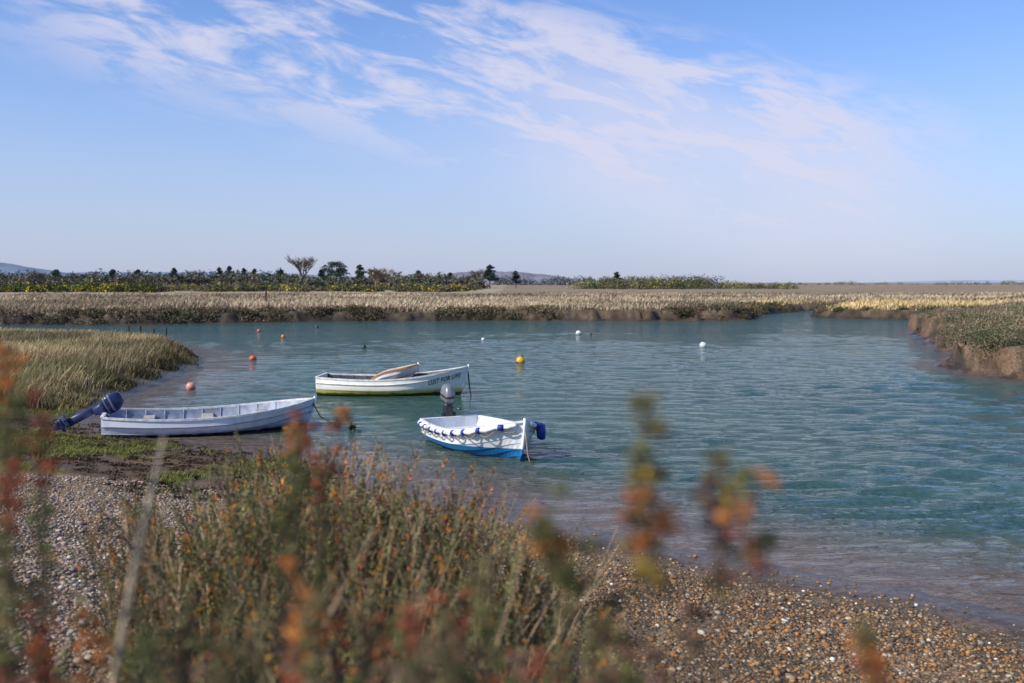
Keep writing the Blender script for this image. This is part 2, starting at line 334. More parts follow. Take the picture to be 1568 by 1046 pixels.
R=rng.uniform(.05,.18,len(x)); leafcloud('seaweed',np.stack([x,y,H(x,y)],1),np.stack([R*1.6,R,R*.35],1),60,.03,np.tile([[.045,.03,.018]],(len(x),1))*rng.uniform(.6,2,(len(x),1)),M_leaf)

# ---------------------------------------------------------------- seablite stems
def leaflet(V,F,C,p,dd,l,wd,c0):
    a=np.cross(dd,[.3,.5,.81]); a/=np.linalg.norm(a)+1e-9; b=np.cross(dd,a); o=len(V)
    V.append(p); m=p+dd*l*.6
    for q in range(3): th=q*2.094; V.append(m+(a*math.cos(th)+b*math.sin(th))*wd)
    V.append(p+dd*l)
    for q in range(3): F.extend([(o,o+1+q,o+1+(q+1)%3),(o+4,o+1+(q+1)%3,o+1+q)])
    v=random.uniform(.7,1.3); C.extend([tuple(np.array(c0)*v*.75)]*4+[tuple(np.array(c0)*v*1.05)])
def rod(V,F,C,pts,rd,c0):
    o=len(V); m=len(pts)
    for i,p in enumerate(pts):
        rr_=rd*(1-.7*i/(m-1))
        for q in range(3): V.append(np.array(p)+rr_*np.array([math.cos(q*2.094),math.sin(q*2.094),0])); C.append(c0)
    for i in range(m-1):
        for q in range(3):
            A,B_,C_,D=o+i*3+q,o+i*3+(q+1)%3,o+i*3+3+(q+1)%3,o+i*3+3+q; F.extend([(A,B_,C_),(A,C_,D)])
def make_stem(kind):
    V=[];F=[];C=[]
    bend=np.array([random.uniform(-.2,.2),random.uniform(-.2,.2)]); w=random.uniform(0,6)
    def axis(t): return np.array([bend[0]*t*t+.02*math.sin(5*t+w),bend[1]*t*t+.02*math.cos(4*t+w),t])
    scol={'dry':(.46,.34,.20),'green':(.28,.21,.12),'red':(.32,.18,.11)}[kind]
    rod(V,F,C,[axis(i/7) for i in range(8)],.006,scol)
    br=[]
    for i in range(13):
        t=random.uniform(.2,.93); a=random.uniform(0,6.28); ln=random.uniform(.12,.28)*(1.15-t*.6)
        p=axis(t); o=np.array([math.cos(a),math.sin(a),random.uniform(1.2,2.6)]); o/=np.linalg.norm(o)
        pts=[p+o*ln*k/4+np.array([0,0,.25*ln*(k/4)**2]) for k in range(5)]
        br.append(pts); rod(V,F,C,pts,.003,scol)
    br.append([axis(.55+.45*k/4) for k in range(5)]); br.append([axis(.25+.4*k/4) for k in range(5)])
    for bi,pts in enumerate(br):
        tipk=random.random()
        for j in range(28):
            u=random.random()**.8; k=min(int(u*4),3); fr=u*4-k; p=pts[k]*(1-fr)+pts[k+1]*fr
            if kind=='dry' and random.random()<.3: continue
            dd=np.array([random.gauss(0,1),random.gauss(0,1),random.gauss(.8,.7)]); dd/=np.linalg.norm(dd)
            rn=random.random(); tip=u>.80 and p[2]>.6
            if tip and tipk<{'dry':.20,'green':.34,'red':.65}[kind]: c0=(.70,.22,.03) if rn<.65 else (.62,.34,.05)
            elif kind=='red': c0=(.33,.14,.08) if rn<.3 else ((.32,.23,.11) if rn<.7 else (.20,.19,.07))
            elif kind=='green': c0=(.18,.205,.06) if rn<.55 else ((.31,.315,.11) if rn<.85 else (.08,.08,.03))
            else: c0=(.42,.32,.19) if rn<.45 else ((.23,.22,.10) if rn<.85 else (.10,.08,.05))
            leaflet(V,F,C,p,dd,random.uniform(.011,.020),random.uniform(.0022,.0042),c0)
    return np.array(V,float),np.array(F),np.array(C,float)
kinds=['dry','green','red']; TPL={k:[make_stem(k) for _ in range(6)] for k in kinds}
def shrub(name,items,extra=None):
    Vs=[];Fs=[];Cs=[];o=0
    for (x,y,h,lx,ly,k,th) in items:
        V,Fq,C=random.choice(TPL[k]); a=random.uniform(0,6.28); ca,sa=math.cos(a),math.sin(a)
        z0=float(H(np.array([x]),np.array([y]))[0])
        vx=(V[:,0]*ca-V[:,1]*sa)*th; vy=(V[:,0]*sa+V[:,1]*ca)*th; vz=V[:,2]*h; t=V[:,2]
        Vs.append(np.stack([x+vx+lx*t*t*h,y+vy+ly*t*t*h,z0-.02+vz],1)); Fs.append(Fq+o); Cs.append(C*random.uniform(.7,1.2)); o+=len(V)
    if extra:
        V,Fq,C=extra; Vs.append(np.array(V,float)); Fs.append(np.array(Fq)+o); Cs.append(np.array(C,float))
    return mesh(name,np.concatenate(Vs),np.concatenate(Fs),np.concatenate(Cs),M_leaf)
items=[]
for i in range(125):
    cy=random.uniform(3.2,5.9); ang=random.uniform(-.40,.07); cx=ang*cy
    if ang<-.30 and random.random()<.6: continue
    if ang>.0 and cy>5.0: continue
    hb=1.00 if ang<-.30 else (1.16 if ang<-.24 else (1.30 if ang<-.13 else (1.20 if ang<-.02 else (1.04 if ang<.035 else .80))))
    for j in range(6):
        a=random.uniform(0,6.28); q=random.uniform(0,.42)
        k=random.choices(kinds,[.42,.50,.08])[0]
        items.append((cx+.2*q*math.cos(a),cy+.2*q*math.sin(a),hb*random.uniform(.6,1.05)*(1-.12*q),q*math.cos(a)*.7,q*math.sin(a)*.7,k,1.0))
shrub('seablite_shrub',items)
def spike(V,F,C,x,y,z1,ln,cols,rad=.010,lean=0.,dens=20):
    z0=float(H(np.array([x]),np.array([y]))[0])
    rod(V,F,C,[np.array([x-lean*(z1-zz),y,zz]) for zz in np.linspace(z0,z1-.01,7)],.004,(.30,.21,.13))
    m=max(3,int(ln/.020))
    for i in range(m):
        zz=z1-.012-ln*i/m; c0=cols[min(int(i/m*len(cols)),len(cols)-1)]
        rr_=rad*random.uniform(.5,1.25)*(.6 if i==0 else 1); ox,oy=random.gauss(0,.004),random.gauss(0,.006)
        for j in range(dens):
            dd=np.array([random.gauss(0,1),random.gauss(0,1),random.gauss(.8,.7)]); dd/=np.linalg.norm(dd)
            p=np.array([x-lean*(z1-zz)+ox,y+oy,zz])+dd*rr_*random.uniform(.1,.8)
            cj=c0 if random.random()<.7 else (.19,.17,.07)
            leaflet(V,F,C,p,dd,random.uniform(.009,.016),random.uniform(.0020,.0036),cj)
        if random.random()<.3:
            a=random.uniform(0,6.28); b0=np.array([x-lean*(z1-zz),y,zz]); b1=b0+np.array([math.cos(a)*.022,math.sin(a)*.022,.03])
            rod(V,F,C,[b0,b1],.0025,c0)
            for j in range(12):
                dd=np.array([random.gauss(0,1),random.gauss(0,1),random.gauss(.6,.7)]); dd/=np.linalg.norm(dd)
                leaflet(V,F,C,b1+dd*.003,dd,random.uniform(.008,.014),random.uniform(.002,.0035),c0)
GR=(.19,.21,.07);YE=(.54,.38,.07);OR=(.64,.24,.05);RD=(.44,.12,.06);DK=(.17,.08,.06);OL=(.21,.18,.08);PK=(.38,.20,.15);BR=(.26,.18,.12)
V=[];F=[];C=[]
for a_ in [(-.612,1.2,2.925,.45,[OR,OL,RD,GR,OL,RD,BR]),(-.585,1.16,2.87,.40,[GR,RD,OL,GR,RD]),(-.575,1.22,2.84,.34,[RD,GR,OL,RD]),(-.60,1.1,2.80,.35,[BR,GR,RD]),
           (-.315,1.45,2.80,.36,[OR,GR,GR,OL,BR,GR]),(-.29,1.5,2.74,.30,[RD,OL,GR,OR]),(-.345,1.6,2.765,.08,[RD,GR]),(-.275,1.6,2.80,.04,[OR,RD]),(-.31,1.35,2.70,.3,[GR,OL,BR,OL]),
           (.118,.90,2.895,.17,[GR,OL,GR,YE,OR,DK,OR,YE],.015,0,38),(.126,.92,2.83,.13,[OL,DK,OR,YE,OL,BR,PK],.014,0,32),(.186,.90,2.845,.06,[OL,DK,DK],.012,0,28),(.204,.88,2.835,.045,[GR,YE,OR],.010,0,28),(.195,.93,2.80,.10,[DK,DK,PK,OL],.012,0,22),(.228,.90,2.775,.035,[GR,OR,RD],.010,0,28),
           (.030,.92,2.785,.035,[GR,OL,OR],.011,0,24),(.045,.92,2.765,.05,[OR,OL,GR,OL],.011,0,26),(.058,.95,2.73,.05,[GR,OL]),(.325,.92,2.685,.04,[OL,OR,RD],.010,0,22),(.34,.93,2.655,.05,[OR,RD,OR],.010,0,22),
           (.09,.95,2.70,.10,[OL,PK,BR]),(.14,.93,2.66,.08,[PK,OL,BR]),(.17,.96,2.69,.06,[PK,BR]),
           (-.20,1.0,2.68,.12,[OL,GR,BR]),(-.10,1.05,2.66,.14,[RD,OL,BR]),(-.03,1.1,2.68,.10,[OL,GR,OL]),(-.24,1.1,2.63,.16,[OR,RD,OL,BR]),(.02,.98,2.64,.08,[RD,PK]),(.11,.95,2.67,.06,[OL,PK,GR])]:
    spike(V,F,C,*a_)
for i in range(78):
    yy=random.uniform(.95,2.0); ang=random.uniform(-.57,.14)
    top=3-yy*(random.uniform(.30,.41)+(.04 if ang>-.02 else 0))
    cs=random.choices([[OR,RD,OL],[GR,OL,BR],[RD,PK,OL],[OL,GR,OL],[OL,BR,PK]],[.10,.30,.22,.08,.3])[0]
    spike(V,F,C,ang*yy,yy,top,random.uniform(.12,.3),cs,.009,random.uniform(-.2,.2),14)
items=[]
for i in range(115):
    yy=random.uniform(1.6,3.1); ang=random.uniform(-.56,.08)
    top=3-yy*random.uniform(.28,.42)-(.06*yy if ang>-.02 else 0)-(.05*yy if ang<-.3 else 0)
    xx=ang*yy; z0=float(H(np.array([xx]),np.array([yy]))[0]); h=max(.35,top-z0)
    items.append((xx,yy,h,random.uniform(-.2,.2),random.uniform(-.15,.15),random.choices(kinds,[.47,.38,.15])[0],.9))
shrub('seablite_shrub',items,(V,F,C))
tube('dead_stalk',[(-.52,1.20,1.6),(-.50,1.22,2.45),(-.468,1.24,2.66),(-.437,1.25,2.805)],[.0045,.0045,.004,.002],plain('straw',(.52,.42,.29),.8),None,6)

# ---------------------------------------------------------------- boats
def wornwhite(name,base,low,zlow,zfade,slope=0.,rough=.35,hard=False,under=None):
    m,t,b=newmat(name); tc=t.n('ShaderNodeTexCoord'); s=t.n('ShaderNodeSeparateXYZ'); t.l(tc.outputs['Object'],s.inputs[0])
    nz=t.n('ShaderNodeTexNoise',_Scale=5.,_Detail=6.); mp=t.n('ShaderNodeMapping'); mp.inputs['Scale'].default_value=(1,1,.4); t.l(tc.outputs['Object'],mp.inputs[0]); t.l(mp.outputs[0],nz.inputs['Vector'])
    z=t.math('SUBTRACT',s.outputs[2],t.math('MULTIPLY',s.outputs[0],slope))
    if not hard: z=t.math('ADD',z,t.math('MULTIPLY',t.math('SUBTRACT',nz.outputs[0],.5),.12))
    f=t.mr(z,zlow,zlow+zfade)
    bc=t.mix(t.mr(nz.outputs[0],.52,.75),base,tuple(v*.80 for v in base))
    cc=t.mix(f,low,bc)
    if under: cc=t.mix(t.mr(z,under[1],under[1]+.03),under[0],cc)
    t.l(cc,b.inputs['Base Color']); b.inputs['Roughness'].default_value=rough
    return m
def hullpt(t,u,P):
    if t<.42: b=1-(1-P['tw'])*((.42-t)/.42)**2
    else: b=max(0.,1-((t-.42)/.58)**P.get('bp',2.6))**.85
    b*=P['B']/2
    q=(t-.38)/.62 if t>.38 else (.38-t)/.38
    sh=P['Fm']+((P['Fb'] if t>.38 else P['Fs'])-P['Fm'])*q**1.9
    e=sm(.78,1.,np.float64(t)); kz=-P['D']+P['D']*.6*e
    w=float(sm(.5,1.,np.float64(t)))
    yy=b*((1-w)*(1-(1-u)**2.7)+w*(u**.9)); z=kz+(sh-kz)*(u**(1.55-.5*w))
    x=t*P['L']-P['rake']*(1-u)**1.6*float(sm(.6,1.,np.float64(t)))
    return np.array([x,yy,z])
def build_boat(root,P,mo,mi,mr,mseat,seats=(.22,.5,.76),gw=.045,floor=.06):
    ns=34; K=P.get('K',6); us=[]
    for k in range(K):
        us.append((k/K,.012 if k else 0)); us.append(((k+1)/K-1e-3,0.))
    for side,nm in ((1,'hull_port'),(-1,'hull_starboard')):
        V=[];Fc=[];m=len(us)
        for i in range(ns+1):
            for (u,o) in us:
                p=hullpt(i/ns,u,P); V.append((p[0],side*(p[1]+(o if i<ns else 0)),p[2]))
        for i in range(ns):
            for k in range(m-1):
                q=(i*m+k,(i+1)*m+k,(i+1)*m+k+1,i*m+k+1); Fc.append(q if side<0 else q[::-1])
        pmesh(nm,V,Fc,mo,False,root)
        V=[];Fc=[];m=9
        for i in range(ns+1):
            for k in range(m):
                t=i/ns; p=hullpt(t,k/(m-1),P); yy=max(0,p[1]-.028)
                V.append((min(p[0],P['L']-.04)+(.03 if i==0 else 0),side*yy,max(p[2]+.0,floor)-(.004)))
        for i in range(ns):
            for k in range(m-1):
                q=(i*m+k,(i+1)*m+k,(i+1)*m+k+1,i*m+k+1); Fc.append(q if side>0 else q[::-1])
        pmesh('lining',V,Fc,mi,True,root)
    pts=[hullpt(0,k/8,P) for k in range(9)]
    out=[(p[1],p[2]) for p in pts]; prof=out[::-1]+[(-a,b) for a,b in out[1:]]
    loft('transom',[[(-.002,a,b) for a,b in prof],[(.045,a*.985,b) for a,b in prof]],mo,root,False)
    zt=pts[-1][2]; bt=pts[-1][1]; bbox('transom_cap',(.02,0,zt+.012),(.075,bt*2+.04,.03),mr,root,.008)
    for side in (1,-1):
        secs=[]
        for i in range(ns+1):
            p=hullpt(i/ns,1,P); yc=side*max(0,p[1]-.006) ; w=gw/2
            secs.append([(p[0]+(.01 if i==ns else 0),yc-w,p[2]-.022),(p[0],yc+w,p[2]-.022),(p[0],yc+w,p[2]+.018),(p[0],yc-w,p[2]+.018)])
        loft('gunwale',secs,mr,root,False)
    sp=[hullpt(1,u,P) for u in np.linspace(0,1,9)]
    tube('stem',[(p[0]+.01,0,p[2]+(.05 if i==8 else 0)) for i,p in enumerate(sp)],.026,mo,root,8)
    kp=[hullpt(i/10*.86,0,P) for i in range(11)]; tube('keel',[(p[0],0,p[2]-.01) for p in kp],.025,mo,root,6)
    for sgi,tt in enumerate(seats):
        p=hullpt(tt,1,P); q=hullpt(tt,.8,P); bbox('thwart_%d'%(sgi+1),(p[0],0,q[2]+.02),(.22,2*q[1]-.05,.028),mseat,root,.006)
    for i in range(1,10):
        t=i/11; 
        for side in(1,-1):
            pp=[hullpt(t,u,P) for u in (.45,.6,.75,.9,.99)]
            tube('rib',[(p[0],side*(p[1]-.034),max(p[2],floor)) for p in pp],.011,mi,root,5)
def sellipse(cx,cy,z,ax,ay,n=16,e=.6):
    out=[]
    for k in range(n):
        t=2*math.pi*k/n; c_,s_=math.cos(t),math.sin(t)
        out.append((cx+ax*math.copysign(abs(c_)**e,c_),cy+ay*math.copysign(abs(s_)**e,s_),z))
    return out
def outboard(root,x,z,tilt,mcowl,mdark,mtrim,sc=1.,lift=.0):
    bbox('engine_clamp',(x-.03,0,z-.04+lift/2),(.10,.16,.2+lift),mdark,root,.01)
    bbox('clamp_arm',(x-.03,.13,z+.02),(.06,.05,.16),mdark,root,.008); bbox('clamp_arm',(x-.03,-.13,z+.02),(.06,.05,.16),mdark,root,.008)
    e=empty('outboard_engine',(x-.09,0,z+lift),0,root,tilt); e.scale=(sc,)*3
    loft('cowl',[sellipse(-.03-.02*(zz>.3),0,zz,ax,ay) for zz,ax,ay in [(.10,.10,.07),(.115,.145,.092),(.2,.16,.10),(.3,.15,.098),(.37,.12,.08),(.405,.085,.055),(.415,.04,.03)]],mcowl,e)
    loft('cowl_band',[sellipse(-.03,0,zz,.150,.098) for zz in (.125,.155)],mtrim,e)
    loft('cowl_decal',[sellipse(-.03,0,zz,.1625,.1025) for zz in (.21,.25)],mtrim,e)
    loft('powerhead_base',[sellipse(-.02,0,zz,ax,ay) for zz,ax,ay in [(-.08,.06,.045),(.02,.08,.055),(.108,.12,.085)]],mdark,e)
    loft('leg',[sellipse(-.05,0,zz,ax,ay,16,1.) for zz,ax,ay in [(-.55,.07,.022),(-.3,.065,.03),(-.07,.055,.04)]],mdark,e)
    loft('cavitation_plate',[sellipse(-.10,0,zz,.15,.075,16,.8) for zz in (-.50,-.49)],mdark,e)
    loft('gearcase',[[(xx,r_*math.cos(a),-.6+r_*math.sin(a)) for a in [k*math.pi/6 for k in range(12)]] for xx,r_ in [(.07,.006),(.04,.028),(-.02,.042),(-.12,.04),(-.17,.028)]],mdark,e)
    loft('skeg',[sellipse(-.07,0,zz,ax,.006,12,1.) for zz,ax in [(-.74,.03),(-.63,.07)]],mdark,e)
    for k in range(3):
        a=k*2.094; V=[(-.18,0,-.6),(-.20,.09*math.cos(a-.4),-.6+.09*math.sin(a-.4)),(-.19,.11*math.cos(a),-.6+.11*math.sin(a)),(-.17,.09*math.cos(a+.4),-.6+.09*math.sin(a+.4))]
        pmesh('propeller_blade',V,[(0,1,2,3)],mdark,False,e)
    tube('tiller',[(.1,0,.07),(.25,.02,.1),(.45,.03,.13)],[.016,.014,.02],mdark,e,8)
M_whiter=plain('painted_rail',(.74,.74,.70),.45,.3,10); M_dark=plain('engine_black',(.025,.027,.032),.35,.2)
M_seat=plain('weathered_seat',(.42,.40,.36),.7,.4,12); M_rope=plain('rope',(.30,.26,.2),.9,.3,60); M_ropeD=plain('weedy_rope',(.05,.05,.045),.9,.3,40)
# boat A
MA=wornwhite('cream_hull',(.86,.84,.75),(.50,.42,.10),.095,.15,0,.35,False,((.06,.065,.012),.065))
A=empty('rowing_boat',(-5.17,26.95,0),math.radians(-3.5))
PA=dict(L=4.0,B=1.55,Fs=.48,Fm=.43,Fb=.75,D=.18,tw=.72,rake=.28,K=6)
build_boat(A,PA,MA,plain('grey_lining',(.10,.105,.12),.7,.4,6),M_whiter,M_seat)
for side in(1,-1):
    tube('rubbing_strake',[(lambda p:(p[0],side*(p[1]+.012),p[2]))(hullpt(i/30,.86,PA)) for i in range(31)],.014,M_whiter,A,6)
tube('mooring_chain',[(3.99,0,.68),(4.02,-.02,.4),(4.05,-.03,.12),(4.1,-.05,-.1)],.02,M_ropeD,A,6)
cu=bpy.data.curves.new('name_lettering','FONT'); cu.body='LUST FOR LIFE'; cu.size=.115; cu.space_character=1.15; cu.offset=.0012
to=bpy.data.objects.new('tmp',cu); scene.collection.objects.link(to); bpy.context.view_layer.update()
me=bpy.data.meshes.new_from_object(to.evaluated_get(bpy.context.evaluated_depsgraph_get())); bpy.data.objects.remove(to)
wd=max(v.co.x for v in me.vertices)
for v in me.vertices:
    xx=3.02+v.co.x/wd*.82; tt=xx/4.0; u=.80+(v.co.y-.045)/.50
    p=hullpt(tt,min(max(u,.66),.975),PA); v.co=(p[0],-(p[1]+.030),p[2])
lo=bpy.data.objects.new('name_lettering',me); scene.collection.objects.link(lo); lo.parent=A; me.materials.append(plain('black_letters',(.02,.02,.03),.5,.1))
tn=empty('tender',(1.42,.12,.34),0,A,math.radians(-13))
PT=dict(L=1.28,B=.80,Fs=.06,Fm=.17,Fb=.16,D=.10,tw=.5,rake=.04,K=3,bp=5.)
MT_=plain('tender_rail',(.55,.24,.06),.4,.3)
build_boat(tn,PT,plain('tender_white',(.8,.79,.74),.35,.15),plain('tender_lining',(.5,.42,.3),.6,.3),MT_,M_seat,(),.05,.0)
V=[];Fc=[]
for i in range(15):
    tt=i/14*.995; p=hullpt(tt,1,PT)
    for q in (-1,-.5,0,.5,1): V.append((p[0],q*max(0,p[1]-.01),p[2]+.004+.03*(1-q*q)*min(1,p[1]*4)))
for i in range(14):
    for k in range(4): Fc.append((i*5+k,(i+1)*5+k,(i+1)*5+k+1,i*5+k+1))
pmesh('cover',V,Fc,plain('cover_canvas',(.62,.50,.36),.7,.3),True,tn)
# boat B
MB=wornwhite('grey_white_hull',(.74,.76,.82),(.36,.38,.44),.06,.10,0,.4,False,((.03,.03,.04),.03))
B=empty('motorboat',(-8.05,19.65,0.0),math.radians(18))
PB=dict(L=4.1,B=1.85,Fs=.42,Fm=.34,Fb=.56,D=.16,tw=.80,rake=.25,K=5,bp=2.8)
build_boat(B,PB,MB,plain('pale_lining',(.30,.34,.42),.6,.4,5),M_whiter,M_seat,(.2,.48,.74),.05,.03)
MS=plain('grey_strake',(.30,.32,.38),.6)
for side in(1,-1):
    for uu in (.8,.6): tube('rubbing_strake',[(lambda p:(p[0],side*(p[1]+.012),p[2]))(hullpt(i/30,uu,PB)) for i in range(31)],.012,MS,B,6)
M_navy=plain('navy_cowl',(.015,.024,.085),.3,.2)
outboard(B,0,.46,math.radians(64),M_navy,plain('navy_leg',(.03,.045,.13),.4,.2),plain('cowl_stripe',(.12,.14,.20),.4),1.2)
tube('mooring_rope',[(4.05,0,.5),(4.2,-.2,.2),(4.5,-.5,.04),(4.8,-.9,.02),(4.9,-1.1,.0)],.012,M_ropeD,B,6)
# boat C
MC=wornwhite('white_blue_hull',(.84,.85,.86),(.015,.17,.42),.09,.012,.03,.3,True)
C=empty('motorboat',(-1.22,19.35,0),math.radians(-61))
PC=dict(L=2.95,B=1.5,Fs=.37,Fm=.37,Fb=.66,D=.14,tw=.80,rake=.16,K=6,bp=3.4)
build_boat(C,PC,MC,plain('white_lining',(.76,.77,.78),.5,.25,5),plain('white_rail',(.80,.80,.80),.4,.15),plain('white_seat',(.74,.74,.74),.5,.2),(.2,.5),.06,.13)
V=[];Fc=[]
for i in range(9):
    tt=.68+.31*i/8; p=hullpt(tt,1,PC)
    for q in (-1,-.5,0,.5,1): V.append((p[0],q*max(0,p[1]-.03),p[2]-.01+.03*(1-q*q)))
for i in range(8):
    for k in range(4): Fc.append((i*5+k,(i+1)*5+k,(i+1)*5+k+1,i*5+k+1))
pmesh('foredeck',V,Fc,plain('deck_white',(.78,.78,.77),.5,.2),True,C)
M_fw=plain('fender_white',(.82,.82,.80),.6,.3,20); M_fb=plain('fender_blue',(.012,.035,.28),.5,.3,20)
for side in (1,-1):
    line=[hullpt(t,1,PC) for t in np.linspace(.01,.985,91)]
    line=[(p[0],side*(p[1]+.035),p[2]-.05+.012*math.sin(i*.7)) for i,p in enumerate(line)]
    tube('rope_fender',line,[.04+.006*math.sin(i*2.1) for i in range(91)],M_fw,C,8)
    for j in range(9):
        a=4+j*10; tube('fender_binding',[(p[0],p[1]+side*.004,p[2]-.004) for p in line[a:a+3]],[.05,.056,.05],M_fb,C,10)
    sag=[]
    for i in range(91):
        p=line[i]; sag.append((p[0],p[1]-side*.0,p[2]-.03-.08*abs(math.sin((i-4)/10*math.pi))))
    tube('grab_line',sag,.010,M_rope,C,6)
for (tt,sd,zz) in [(.90,1,.42),(.85,1,.38)]:
    p=hullpt(tt,1,PC); yy=sd*(p[1]+.09)
    loft('bow_fender',[[(p[0]+r_*math.cos(a),yy+r_*math.sin(a),z_) for a in [k*math.pi/5 for k in range(10)]] for z_,r_ in [(zz-.14,.02),(zz-.12,.06),(zz,.075),(zz+.12,.06),(zz+.15,.02)]],M_fb,C)
outboard(C,0,.38,math.radians(12),plain('silver_cowl',(.20,.215,.235),.35,.2,metal=.2),M_dark,plain('black_stripe',(.03,.03,.035),.4),1.12,.16)
tube('mooring_rope',[(2.95,0,.6),(2.98,.02,.35),(3.02,.03,.1),(3.08,.05,-.08)],.014,M_rope,C,6)

# ---------------------------------------------------------------- buoys, posts
def buoy(x,y,r,col,ring=(.05,.05,.05),z=None):
    r*=.82; e=empty('mooring_buoy',(x,y,z if z is not None else r*.25)); e.rotation_euler=(random.uniform(-.3,.3),random.uniform(-.3,.3),0)
    secs=[]
    for i in range(13):
        a=-math.pi/2+math.pi*i/12*.98+.02; q=r*math.cos(a)
        secs.append([(q*math.cos(k*math.pi/8),q*math.sin(k*math.pi/8),r*math.sin(a)) for k in range(16)])
    loft('float',secs,plain('buoy_paint',col,.4,.25,10),e)
    tube('collar',[(0,0,r*.85),(0,0,r*1.2)],r*.22,plain('collar',ring,.5),e,8)
    V,F=tubegeo([(r*.2*math.cos(a),0,r*1.3+r*.2*math.sin(a)) for a in np.linspace(0,6.1,12)],r*.05,6); pmesh('eye',V,F,M_dark,True,e)
    tube('waterline_band',[(0,0,-r*.42),(0,0,-r*.30)],[r*.93,r*.975],plain('weed',(.04,.05,.02),.8),e,16)
for b_ in [(-10.07,38.7,.17,(.62,.10,.05)),(-15.5,61,.15,(.65,.12,.04)),(-12.5,54.4,.15,(.65,.2,.03)),(-6.8,45.7,.15,(.03,.06,.05)),(-13,66.3,.16,(.06,.06,.07)),
           (-1.5,52,.12,(.75,.75,.75)),(.32,37.5,.21,(.78,.42,.02)),(3.87,57.9,.20,(.75,.76,.78)),(4.5,57,.12,(.06,.08,.08)),(8.97,46.7,.21,(.66,.70,.66))]: buoy(*b_)
buoy(-9.0,27.9,.16,(.72,.33,.24),(.6,.3,.2),.08)
M_post=plain('post_wood',(.05,.04,.03),.9,.4,10,.5)
def post(name,x,y,h,r=.05):
    z=float(H(np.array([x]),np.array([y]))[0]); a=random.uniform(-.05,.05)
    tube(name,[(x,y,z-.2),(x+a*.5,y,z+h*.5),(x+a,y,z+h*.96),(x+a,y,z+h)],[r,r*.95,r*.9,r*.5],M_post,None,8)
post('wooden_post',-16.4,44.0,.85,.06); post('wooden_post',-15.9,44.2,.75,.07); post('wooden_post',-15.0,43.2,.8,.045); post('wooden_post',-19.0,49.3,1.15,.045)
post('wooden_post',-23.5,95,1.6,.09); post('wooden_post',-19.2,78.5,.8,.06)
e=empty('mooring_stump',(-3.3,20.3,0))
tube('stake',[(0,0,-.3),(.01,0,.05),(.02,0,.17)],[.025,.022,.018],M_ropeD,e,7); tube('stake_b',[(.08,.02,-.3),(.09,.02,.05),(.1,.02,.12)],[.02,.02,.014],M_ropeD,e,7)
leafcloud('weed_clump',np.array([(0.04,0,.02)]),np.array([(.09,.06,.09)]),150,.03,np.array([(.03,.03,.02)]),M_leaf).parent=e

# ---------------------------------------------------------------- distant trees, hedges, hills
def distz(x,y): return float(H(np.array([x]),np.array([y]))[0])
def pine(x,y,h,w,spread=False):
    z0=distz(x,y); e=empty('pine_tree',(x,y,z0))
    lx=random.uniform(-.04,.04)*h
    tube('trunk',[(0,0,-.5),(lx*.3,0,h*.35),(lx*.7,0,h*.7),(lx,0,h*.95)],[h*.03,h*.024,h*.015,h*.004],M_bark,e,7)
    cs=[];rs=[];V=[];F=[]
    for i in range(34):
        t=random.uniform(.28,.97); a=random.uniform(0,6.28); prof=max(0,1-((t-.55)/.5)**2)**.5 if spread else (1.08-t)*1.35
        ln=w*.5*max(.15,prof)*random.uniform(.6,1.05)
        p0=Vector((lx*t,0,h*t*.95)); p1=p0+Vector((math.cos(a)*ln,math.sin(a)*ln,ln*.2))
        v,f_=tubegeo([p0,(p0+p1)/2,p1],[h*.008,h*.005,h*.002],4); o=len(V); V+=v; F+=[tuple(k+o for k in q) for q in f_]
        for u in (.5,.95): cs.append(tuple(p0.lerp(p1,u))); rs.append((w*.17*random.uniform(.7,1.3),w*.17,w*.11*random.uniform(.7,1.4)))
    cs.append((lx,0,h*.93)); rs.append((w*.12,w*.12,h*.07))
    pmesh('limbs',V,F,M_bark,False,e)
    leafcloud('foliage',np.array(cs),np.array(rs),70,h*.04,np.tile([[.04,.06,.05]],(len(cs),1))*rng.uniform(.6,1.5,(len(cs),1)),M_far).parent=e
def bare(x,y,h,w,col=(.10,.075,.055)):
    z0=distz(x,y); e=empty('bare_tree',(x,y,z0)); V=[];F=[];tips=[]
    def rec(p,d,l,r_,lev):
        q=p+d*l; mid=(p+q)/2+Vector((random.gauss(0,1),random.gauss(0,1),0))*l*.05
        v,f_=tubegeo([p,mid,q],[r_,r_*.85,r_*.65],4 if lev>1 else 6); o=len(V); V.extend(v); F.extend(tuple(k+o for k in ff) for ff in f_)
        if lev<5:
            for k in range(4 if lev<4 else 3):
                a=random.uniform(0,6.28); sp_=random.uniform(.25,.75)
                nd=(d+Vector((math.cos(a)*sp_,math.sin(a)*sp_,.12))).normalized()
                rec(p.lerp(q,random.uniform(.35,1)),nd,l*random.uniform(.62,.8),max(r_*.55,.022),lev+1)
    rec(Vector((0,0,-.3)),Vector((0,0,1)),h*.28,h*.024,0)
    zs=max(v.z for v in V); ws=max(abs(v.x) for v in V); sc=h/zs; sw=w*.5/ws
    V=[Vector((v.x*sw,v.y*sw,v.z*sc)) for v in V]
    pmesh('branches',V,F,plain('twigs',col,.9,.3,2),False,e)
for px,yt,w,d in [(335,408,16,430),(352,406,16,440),(374,409,15,430),(389,410,15,440),(515,401,38,400),(492,411,18,410),(550,404,24,400),(750,404,24,380),(790,413,16,400),(265,409,20,450),(172,411,20,450),(85,412,24,450),(945,415,16,420),(690,416,16,420),(430,411,22,430),(640,414,20,420),(210,412,22,430)]:
    mpp=d/1524; pine((px-784)*mpp,d,3+(432-yt)*mpp-.8,w*mpp,w>25)
